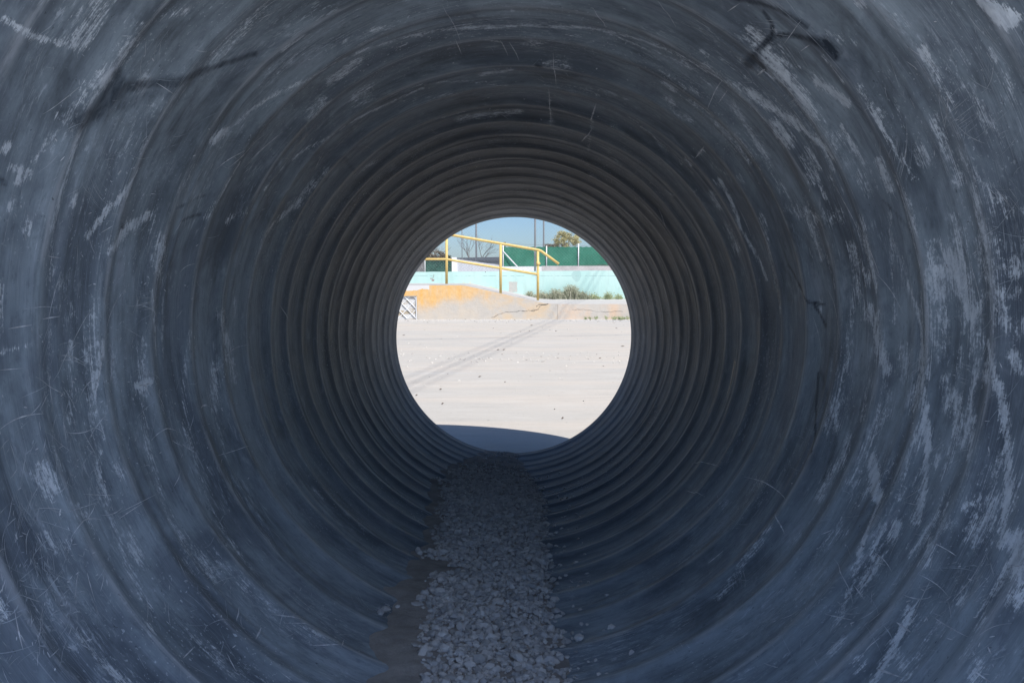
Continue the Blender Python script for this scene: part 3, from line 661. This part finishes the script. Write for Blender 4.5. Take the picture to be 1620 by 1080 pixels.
# ================================================================== HANDRAIL
k = NT('yellow_rail_paint'); v = k.coord(); n = k.noise(v, 25, 6, .7)
c = k.mix(k.ramp(n, .35, .65), (.60, .42, .14), (.68, .52, .21)); c = k.mix(k.ramp(k.noise(v, 60, 5), .66, .72), c, (.35, .3, .25))
M_rail = k.out(c, .5)
YH = YF+.10
hr = empty('handrail', P(792, 464.5, YH)); tag(hr, 'yellow tubular steel handrail running down the edge of the orange ramp', 'handrail')
ho = hr.location.copy()
def Q(px, py): return P(px, py, YH)-ho
def hp(name, pts, r):
    b = MB(); b.tube(pts, r, 12); return b.build(name, M_rail, hr, True)
Lz = lambda px, py, dx: Q(px, py)+Vector((dx, 0, 0))
def bend(pts, rad=.05, n=5):
    out = [pts[0]]
    for a, b_, c_ in zip(pts[:-2], pts[1:-1], pts[2:]):
        u = (a-b_).normalized()*rad; w = (c_-b_).normalized()*rad
        for i in range(n+1):
            t = i/n; out.append((b_+u)*(1-t)**2+b_*2*t*(1-t)+(b_+w)*t*t)
    return out+[pts[-1]]
hp('top_rail', bend([Q(520, 370), Q(704, 370), Q(854.5, 396), Q(884, 417.5)]), .0265)
hp('mid_rail', bend([Q(520, 410), Q(706, 410), Q(850, 433.8)]), .0235)
for px, pt, pb, r_ in ((560, 370, 449, .027), (706.5, 371.5, 449, .027), (792, 386.5, 466, .027), (851, 397.5, 475, .026)):
    p = hp('post', [Q(px, pt), Q(px, pb)], r_)
b = MB(); b.tube([Q(851, 414), Q(851, 420)], .034, 10); b.tube([Q(851, 417), Q(855, 417)], .012, 8); b.build('clamp', M_rail, hr, True)

# ================================================================== CHAIN-LINK FENCE ON THE WALL
M_wire = simple('galvanised_wire', (.22, .24, .24), .45, .1, 40, .6)
M_pole = simple('galvanised_pole', (.33, .35, .37), .5, .15, 14, .3)
fe = empty('chain_link_fence', (0, YW+.1, .98)); tag(fe, 'tall galvanised chain-link fence standing on the turquoise wall', 'fence')
b = MB(); x0, x1, z0, z1 = -6., 6., .98, 3.9; cw = .078; H = z1-z0
nl = int((x1-x0+H)/cw)+1
for sgn in (1, -1):
    for i in range(nl):
        xa = x0-H+i*cw if sgn > 0 else x0+i*cw
        za, zb = z0, z1; xb = xa+H*sgn
        p = [(xa, za), (xb, zb)]
        lo, hi = 0., 1.
        dx = xb-xa
        t0, t1 = sorted(((x0-xa)/dx, (x1-xa)/dx)); lo = max(lo, t0); hi = min(hi, t1)
        if hi <= lo: continue
        yy = .002*sgn
        b.tube([(xa+dx*lo, yy, z0+H*lo-.98), (xa+dx*hi, yy, z0+H*hi-.98)], .0009, 3, 0, False)
b.build('mesh_wire', M_wire, fe)
px846 = P(846.5, 428, YW+.1).x
for xx in (px846-9.2, px846-4.6, px846, px846+4.6):
    b = MB(); b.tube([(xx, 0.035, -.2), (xx, .035, 3.0)], .0235, 12); b.build('post', M_pole, fe, True)
b = MB(); b.tube([(x0, .02, 2.9), (x1, .02, 2.9)], .018, 8); b.build('top_rail', M_pole, fe, True)

# ================================================================== SCREENED FENCE BEYOND
YN = 60.
k = NT('green_shade_net'); v = k.coord(); n = k.noise(v, .8, 5, .6); nf = k.noise(k.coord(scale=(1, 1, 3)), 12, 6, .7)
c = k.mix(k.ramp(n, .3, .7), (.022, .13, .088), (.045, .19, .135)); c = k.mix(k.ramp(nf, .45, .7, 0., .5), c, (.06, .22, .155))
zz = k.sep(v)[2]; tear = k.math('MULTIPLY', k.ramp(k.math('ADD', zz, k.math('MULTIPLY', k.noise(v, 3, 6, .8), .3)), .34, .24), k.ramp(k.sep(v)[0], 4.0, 7.0))
c = k.mix(k.math('MULTIPLY', tear, .6), c, (.1, .1, .09))
k.bump(nf, .5, .03); M_net = k.out(c, .75); k.b.inputs['Specular IOR Level'].default_value = .2
pb = P(795, 421.5, YN); zb = pb.z; ztp = P(795, 390.5, YN).z
gf = empty('green_netting_fence', (0, YN, zb)); tag(gf, 'fence wrapped in green shade netting with thin white posts, beyond the turquoise wall', 'fence')
V = []; NX, NZ = 260, 14; xL, xR = P(794.5, 400, YN).x, 22.
for j_ in range(NZ+1):
    for i in range(NX+1):
        x_ = xL+(xR-xL)*i/NX; f_ = j_/NZ
        V.append((x_, .04+.05*n2d(x_, f_, 1.3, 2)+.015*n2d(x_, f_*4, 5, 1), .02+(ztp-zb-.02)*f_+(.022*n2d(x_, 0, 4, 7)+.02*math.sin(x_*14) if j_ == NZ else 0)))
i2 = np.arange(len(V)).reshape(NZ+1, NX+1)
link('netting', mesh_np('netting', np.array(V), np.stack([i2[:-1, :-1], i2[:-1, 1:], i2[1:, 1:], i2[1:, :-1]], -1).reshape(-1, 4), True), M_net, gf)
for px, tp in ((796, 388), (864.5, 389), (915, 385), (966, 385), (1017, 385), (1068, 385)):
    p = P(px, 421, YN); t = P(px, tp, YN); b = MB(); b.tube([(p.x, -.03, -.05), (p.x, -.03, t.z-zb)], .042, 8); b.build('post', M_whitep, gf, True)
p = P(796.5, 398, YN); t = P(820.5, 424, YN); b = MB(); b.tube([(p.x, -.09, p.z-zb), (t.x, -.25, t.z-zb)], .04, 8); b.build('brace', M_whitep, gf, True)
M_plw = simple('white_plaster', (.66, .66, .67), .9, .08, 2); M_plg = simple('grey_pink_plaster', (.46, .43, .43), .9, .12, 2)
x857 = P(857, 425, YN).x
m = MB(); m.box(xL-.6, x857-.01, YN-.35, YN+.2, .9, zb-.01); tag(m.build('plinth_wall', M_plw), 'short white plastered base wall under the left of the green netting', 'wall')
m = MB(); m.box(x857, 22, YN-.35, YN+.2, .9, zb+.04); tag(m.build('plinth_wall', M_plg), 'grey-pink concrete base wall under the right of the green netting', 'wall')
# white boundary wall running away from us, pillar at its near end
pa = P(718.5, 408, 30); pz = P(794, 418.8, 59.4)
m = MB(); hw = .1
A = [(pa.x+.12, 30.1), (pz.x-.05, 59.5)]
m.add([(A[0][0], A[0][1], .75), (A[1][0], A[1][1], .75), (A[1][0], A[1][1], pa.z-.04), (A[0][0], A[0][1], pa.z-.04),
       (A[0][0]-.2, A[0][1], .75), (A[1][0]-.2, A[1][1], .75), (A[1][0]-.2, A[1][1], pa.z-.04), (A[0][0]-.2, A[0][1], pa.z-.04)],
      [(0, 1, 2, 3), (5, 4, 7, 6), (3, 2, 6, 7), (4, 0, 3, 7), (1, 5, 6, 2)])
bw = empty('boundary_wall', (pa.x, 30, .8)); tag(bw, 'white plastered boundary wall receding behind the handrail, square pillar at its near end', 'wall')
m.build('wall', simple('offwhite_plaster', (.60, .61, .64), .9, .07, 2), bw, origin=None).location = (-pa.x, -30, -.8)
m = MB(); m.box(-.085, .085, -.12, .12, -.05, pa.z-.8+.02); m.build('pillar', simple('whitewash', (.78, .78, .79), .85, .05, 3), bw, bevel=.008)
# shed with dark roof behind
sh = empty('long_shed', (P(740, 410, 75).x, 75, .95)); tag(sh, 'long low shed with dark slate-grey roof behind the white boundary wall', 'shed')
xl = P(721, 405, 75).x-sh.location.x; xr = P(800, 405, 75).x-sh.location.x+2; zr = P(740, 405.2, 75).z-.95; ze = P(740, 413, 75).z-.95
m = MB(); m.add([(xl, 0, ze), (xr, 0, ze), (xr, 2.2, zr+.02), (xl, 2.2, zr-.12), (xl, 4.4, ze), (xr, 4.4, ze)], [(0, 1, 2, 3), (3, 2, 5, 4), (0, 3, 4), (1, 5, 2), (0, 4, 5, 1)])
k = NT('slate_roof'); v = k.coord(scale=(1, .3, 1)); n = k.noise(v, 6, 6); M_slate = k.out(k.mix(n, (.055, .065, .08), (.085, .095, .11)), .8)
m.build('roof', M_slate, sh)
m = MB(); m.box(xl+.15, xr-.15, .15, 4.25, 0, ze-.01); m.build('wall', simple('shed_render', (.2, .21, .23), .9, .15, 2), sh)
for i in range(5):
    m = MB(); m.box(xl+.6+i*1.1, xl+1.1+i*1.1, .12, .148, .35, .75); m.build('window', M_slate, sh)
# far left: dark green screen and rubble wall
m = MB(); q0 = P(672.5, 412, 33); q1 = P(715, 412, 33)
gs = empty('green_screen_panel', (q0.x, 33, .8)); tag(gs, 'dark green screened fence panel left of the white pillar', 'fence')
V = []; NX = 60
for j_ in range(9):
    for i in range(NX+1):
        x_ = (q1.x-q0.x)*i/NX; V.append((x_, .03*n2d(x_, j_*.3, 5, 2), (q0.z-.8+.01*math.sin(x_*40)*(j_ == 8))*j_/8))
i2 = np.arange(len(V)).reshape(9, NX+1)
k = NT('dark_green_net'); v = k.coord(); n = k.noise(v, 3, 6, .7); M_dnet = k.out(k.mix(k.ramp(n, .35, .65), (.012, .05, .042), (.035, .11, .085)), .8)
link('netting', mesh_np('netting', np.array(V), np.stack([i2[:-1, :-1], i2[:-1, 1:], i2[1:, 1:], i2[1:, :-1]], -1).reshape(-1, 4), True), M_dnet, gs)
m = MB(); m.tube([(0, -.04, 0), (0, -.04, q0.z-.78)], .014, 8); m.build('post', M_whitep, gs, True)
m = MB(); m.tube([(0, -.03, q0.z-.79), (q1.x-q0.x, -.03, q0.z-.79)], .01, 6); m.build('rail', M_pole, gs, True)
q2 = P(640, 411, 34); k = NT('rubble'); v = k.coord(); vo = k.n('TexVoronoi', {'Vector': v, 'Scale': 9.}, feature='DISTANCE_TO_EDGE').outputs[0]
c = k.mix(k.noise(v, 5, 5), (.13, .14, .15), (.30, .29, .29)); c = k.mix(k.ramp(vo, .0, .06, 1., 0.), c, (.06, .06, .065)); k.bump(vo, .6, .04); M_rub = k.out(c, .9)
m = MB(); m.box(q2.x-2, q0.x-.05, 33.6, 34, .75, q2.z); tag(m.build('rubble_wall', M_rub, bevel=.03), 'grey rubble stone wall at the far left behind the turquoise wall', 'wall')

# ================================================================== TALL POLES, FAR UTILITY POLE
def pole(px, Y, r, top, label, zb_=.85):
    x_ = P(px, 400, Y).x; e_ = empty('floodlight_pole', (x_, Y, zb_)); tag(e_, label, 'pole', 'tall poles beyond the fence')
    b = MB(); b.tube([(0, 0, 0), (0, 0, top*.5), (0, 0, top)], [r, r*.9, r*.7], 12); b.build('mast', M_pole, e_, True)
    b = MB(); b.tube([(0, 0, 0), (0, 0, .25)], r*1.6, 12); b.build('base', M_pole, e_, True)
    b = MB(); b.box(-.5, .5, -.05, .05, top-.05, top+.04); b.build('crossarm', M_pole, e_)
    for xx in (-.4, .4):
        b = MB(); b.box(xx-.13, xx+.13, -.2, .0, top+.05, top+.3); b.build('floodlight', M_pole, e_)
pole(753.5, 45, .055, 9, 'thick grey pole rising in front of the bare tree')
pole(731, 52, .028, 10, 'thin grey pole left of the bare tree')
pole(860, 66, .075, 11, 'grey pole rising behind the green netting left of the round tree')
up = P(799, 384, 110); e_ = empty('utility_pole', (up.x, 110, 1.)); tag(e_, 'short distant utility pole showing just above the green netting, wires leading right', 'utility pole')
M_wood = simple('weathered_wood', (.10, .09, .085), .9, .25, 6)
b = MB(); b.tube([(0, 0, 0), (0, 0, up.z-.9)], [.12, .09], 8); b.build('pole', M_wood, e_, True)
b = MB(); b.box(-.12, .5, -.06, .06, up.z-1.30, up.z-1.18); b.box(-.25, .12, -.2, .2, up.z-1.15, up.z-.95); b.build('crossarm', M_wood, e_)
for dz in (0, .35):
    b = MB(); n_ = 24
    b.tube([(.4+i/n_*26, i/n_*3, up.z-1.15-dz*1.2-.9*math.sin(math.pi*i/n_)*.3) for i in range(n_+1)], .012, 4); b.build('wire', M_wood, e_)

# ================================================================== OVERHEAD CABLES (their shadows cross the yard)
M_cable = simple('cable_black', (.03, .03, .03), .6)
hC = 9.0
def gpole(x_, y_, h_, lab, grp):
    e2 = empty('utility_pole', (x_, y_, gz(y_) if y_ < 15 else .8)); tag(e2, lab, 'utility pole', grp)
    b = MB(); b.tube([(0, 0, 0), (0, 0, h_)], [.14, .10], 12); b.build('pole', M_wood, e2, True)
    b = MB(); b.box(-.6, .6, -.05, .05, h_-.35, h_-.23); b.build('crossarm', M_wood, e2); return e2
dirv = Vector((.188, 1, 0)); base = Vector((-.92+.45*hC, 6.6-.66*hC, hC))
ya, yb = -24., 64.
for off, rr_ in ((-.17, .0055), (.0, .008), (.15, .0055)):
    pts_ = []
    for i in range(41):
        yy = ya+(yb-ya)*i/40; pts_.append((base.x+off+.188*(yy-base.y), yy, hC+.5*((i/20-1)**2)-.12))
    b = MB(); b.tube(pts_, rr_, 6, 0, True); o = b.build('overhead_cable', M_cable, None, True)
    tag(o, 'black overhead cable running high above the yard, one of three side by side', 'cable', 'overhead cables')
gpole(base.x+.02+.188*(ya-base.y), ya, 9.7, 'wooden utility pole far behind the pipe carrying the three cables', 'cable poles')
gpole(base.x+.02+.188*(yb-base.y), yb, 9.0, 'wooden utility pole beyond the netting fence carrying the three cables', 'cable poles')
b = MB(); h2 = 4.2
def tx(x_): return (x_+.45*h2, 11.5+.28*x_-.66*h2, h2)
b.tube([tx(-16), tx(-1.6), tx(1.8), tx(14)], .009, 5); tag(b.build('thin_wire', M_cable, None, True), 'single thin wire strung across the yard above the pipe end', 'wire')
for q in (-16, 14): gpole(tx(q)[0], tx(q)[1], 4.4, 'wooden pole holding the thin wire at the '+('left' if q < 0 else 'right')+' side of the yard', 'wire poles')

# ================================================================== PLANTS
def blades(n, w, d, hmin, hmax, spread=.5, fork=0):
    V = []; F = []; 
    for _ in range(n):
        x_ = random.gauss(0, w*.42); y_ = random.gauss(0, d*.4); h = random.uniform(hmin, hmax)*max(.25, 1-abs(x_/w)**1.5)
        lx = random.gauss(0, spread*h*.5)+x_*.25; ly = random.gauss(0, spread*h*.35); a = random.uniform(0, 3.14); bw_ = random.uniform(.002, .0055)
        ca, sa = math.cos(a)*bw_, math.sin(a)*bw_; b0 = len(V)
        V += [(x_-ca, y_-sa, 0), (x_+ca, y_+sa, 0), (x_+lx*.35+ca*.8, y_+ly*.35+sa*.8, h*.6), (x_+lx*.35-ca*.8, y_+ly*.35-sa*.8, h*.6), (x_+lx, y_+ly, h), (x_+lx+.001, y_+ly, h)]
        F += [(b0, b0+1, b0+2, b0+3), (b0+3, b0+2, b0+5, b0+4)]
        if random.random() < .5:
            for _k in range(3):
                t = random.uniform(.4, 1); cx, cy, cz = x_+lx*t*t, y_+ly*t*t, h*t; L = random.uniform(.01, .03); aa = random.uniform(0, 6.28)
                b0 = len(V); V += [(cx, cy, cz), (cx+L*math.cos(aa), cy+L*math.sin(aa)*.5, cz+L*.4), (cx+L*1.6*math.cos(aa), cy, cz+L), (cx+L*.4*math.cos(aa), cy, cz+L*.9)]; F.append((b0, b0+1, b0+2, b0+3))
    return np.array(V), np.array(F)
def leafmat(name, a, b_):
    k = NT(name); r_ = k.n('NewGeometry').outputs['Random Per Island']; k.b.inputs['Specular IOR Level'].default_value = .15
    c = k.mix(r_, a, b_); k.set(k.b.inputs['Subsurface Weight'], .0); return k.out(c, .8)
M_weed = leafmat('dry_weed', (.21, .24, .16), (.50, .49, .38)); M_weed2 = leafmat('green_weed', (.18, .24, .12), (.45, .47, .29))
def sidez(x_):
    return .313 if x_ > .62 else .69 if x_ < -1.05 else .325+(.62-x_)*(.35/1.57)
for px, w, hh, n, mt, lab in ((857, .24, .22, 300, M_weed, 'sparse dry weeds behind the last handrail post'), (880, .28, .27, 520, M_weed, 'dry grey-green weeds right of the last handrail post'),
      (904, .30, .38, 800, M_weed, 'tallest bushy clump of dry weeds against the turquoise wall'), (924, .22, .20, 320, M_weed, 'low weeds at the right foot of the tallest clump'),
      (940, .15, .15, 120, M_weed2, 'small grass tuft between the bushy clump and the next tuft'), (962, .12, .19, 150, M_weed2, 'yellow-green tuft of grass second from the pipe edge'),
      (979, .10, .13, 90, M_weed2, 'smallest grass tuft nearest the right edge of the pipe opening'), (838, .12, .16, 120, M_weed, 'thin weed tuft between the last two handrail posts')):
    x_ = P(px, 470, YW-.14).x; V, F = blades(n, w, .10, hh*.35, hh)
    o = link('weed_clump', mesh_np('weed_clump', V, F), mt); o.location = (x_, YW-.13, sidez(x_)-.005); tag(o, lab, 'weeds', 'weeds along the turquoise wall')
Vs = []; Fs = []; nn = 0
for _ in range(60):
    V, F = blades(14, .03, .03, .015, .06); x_ = random.uniform(1.6, 3.4) if random.random() < .8 else random.uniform(.9, 3.5); x_ = 3.4-(3.4-x_)*.8
    V = V+np.array([x_, YF-.04-abs(random.gauss(0, .05)), 0]); Vs.append(V); Fs.append(F+nn); nn += len(V)
tag(link('kerb_weeds', mesh_np('kerb_weeds', np.concatenate(Vs), np.concatenate(Fs)), M_weed2), 'low green weeds along the foot of the sidewalk kerb', 'weeds', kind='stuff')
# fine dark litter on ground
M_lit = simple('dead_leaf', (.12, .10, .08), .9, .3, 40)
V = []; F = []
for _ in range(30):
    x_, y_ = random.uniform(-3, 3), random.uniform(4.6, 15.8); L = random.uniform(.005, .02)*(1 if y_ < 9 else 1.8); a = random.gauss(0, .5); b0 = len(V)
    ca, sa = math.cos(a)*L, math.sin(a)*L; V += [(x_-ca, y_-sa, .006), (x_+sa*.3, y_-ca*.3, .004), (x_+ca, y_+sa, .012), (x_-sa*.3, y_+ca*.3, .014)]; F.append((b0, b0+1, b0+2, b0+3))
for px, py in ((700, 640), (697, 617), (890, 663), (788, 554), (797, 554)):
    p = P(px, py, 10); d = p-Vector((0, 0, CAMZ)); g = Vector((0, 0, CAMZ))+d*(CAMZ/-d.z); x_, y_ = g.x, g.y; L = .016*g.y/8; b0 = len(V)
    V += [(x_-L, y_, .006), (x_, y_-L*.3, .004), (x_+L, y_, .012), (x_, y_+L*.3, .016)]; F.append((b0, b0+1, b0+2, b0+3))
tag(link('leaf_litter', mesh_np('leaf_litter', np.array(V), np.array(F)), M_lit), 'scattered dark dead leaves and twigs on the pale ground', 'litter', kind='stuff')

# bare tree
M_bark = simple('grey_bark', (.17, .155, .15), .9, .25, 5)
def bare(x_, Y, trunks, H, label, seed, r0=.075):
    rd = random.Random(seed); e3 = empty('bare_tree', (x_, Y, .95)); tag(e3, label, 'tree', 'bare trees beyond the fence')
    tb = MB(); cb = MB()
    def grow(p, d, L, r, lev, b):
        n_ = 4; pts = [p]; q = p
        for i in range(n_):
            d = (d+Vector((rd.gauss(0, .10), rd.gauss(0, .10), rd.gauss(.02, .05)))).normalized(); q = q+d*L/n_; pts.append(q)
        b.tube(pts, [r*(1-.45*i/n_) for i in range(n_+1)], 5 if lev > 1 else 8, 0, False)
        if lev >= 6: return
        for _ in range(3 if lev < 4 else 2):
            ax = Vector((rd.gauss(0, 1), rd.gauss(0, 1), rd.gauss(0, .3))).normalized(); nd = d.copy(); nd.rotate(Matrix.Rotation(rd.uniform(.25, .65), 3, ax))
            t = rd.choice([2, 3, 4]); grow(pts[t], nd, L*rd.uniform(.62, .85), max(.006, r*.55), lev+1, cb)
    for tx_, lean in trunks: grow(Vector((tx_, 0, -.05)), Vector((lean, 0, 1)).normalized(), H*.30, r0, 1, tb)
    tb.build('trunk', M_bark, e3, True); cb.build('branches', M_bark, e3, True)
bx_ = P(752, 412, 80).x
bare(bx_, 80, [(-.1, -.15), (.55, .12)], 4.6, 'leafless multi-stemmed tree behind the shed roof and the thick pole', 5)
bare(P(690, 408, 60).x, 60, [(0, .1)], 3.2, 'leafless shrubby tree at the far left above the green screen', 9, .05)
# leafy tree and bush
def leafy(name, x_, Y, zc, rx, rz, nleaf, mats, label, cat, seed, ls=.12, trunk=.12):
    rg = np.random.default_rng(seed); e3 = empty(name, (x_, Y, .95)); tag(e3, label, cat)
    b = MB(); b.tube([(0, 0, -.1), (.05, 0, zc*.5), (0, 0, zc)], [trunk, trunk*.8, trunk*.5], 9)
    for i in range(7):
        a = i*.9; b.tube([(0, 0, zc*.6), (rx*.35*math.cos(a), rx*.35*math.sin(a), zc), (rx*.7*math.cos(a), rx*.7*math.sin(a), zc+rz*.5)], [trunk*.5, trunk*.3, trunk*.1], 6)
    b.build('trunk', M_bark, e3, True)
    cl_ = []
    for i in range(46):
        u = rg.normal(size=3); u /= np.linalg.norm(u); rr2 = rg.uniform(.45, 1.0)**.6
        cl_.append((u*np.array([rx, rx, rz])*rr2*(.85+.3*rg.random()), rg.uniform(.14, .3)*rx))
    V = []; F = []
    for i in range(nleaf):
        c_, r3 = cl_[rg.integers(len(cl_))]; p = c_+rg.normal(size=3)*r3*.5*np.array([1, 1, .7]); p[2] += zc
        a = rg.normal(size=3); a /= np.linalg.norm(a); b3 = np.cross(a, rg.normal(size=3)); b3 /= np.linalg.norm(b3); L = ls*rg.uniform(.6, 1.3)
        b0 = len(V); V += [p-a*L, p-b3*L*.45, p+a*L, p+b3*L*.45]; F.append((b0, b0+1, b0+2, b0+3))
    link('crown', mesh_np('crown', np.array(V), np.array(F)), mats, e3)
M_leafy = leafmat('yellow_green_leaf', (.27, .255, .13), (.62, .56, .30)); M_brush = leafmat('brown_grey_leaf', (.07, .065, .055), (.24, .20, .15)); M_dkleaf = leafmat('olive_leaf', (.04, .05, .025), (.13, .13, .07))
tp = P(894, 384, 120); leafy('round_tree', tp.x, 120, tp.z-.95, 2.1, 1.8, 9500, M_leafy, 'round yellow-green tree showing above the green netting', 'tree', 3, .10)
tp = P(873, 392, 118); leafy('low_bush', tp.x-.2, 118, tp.z-.95, 1.2, .5, 1300, M_brush, 'low dry bush left of the round yellow-green tree', 'bush', 4, .10)
tp = P(686, 408, 40); leafy('dry_bush', tp.x, 40, tp.z-.95, .62, .36, 3800, M_brush, 'brown-grey bush above the dark green screen', 'bush', 6, .045, .04)
tp = P(706, 410, 41); leafy('olive_bush', tp.x, 41, tp.z-.95, .42, .17, 1800, M_dkleaf, 'small olive bush beside the white pillar', 'bush', 8, .045, .03)
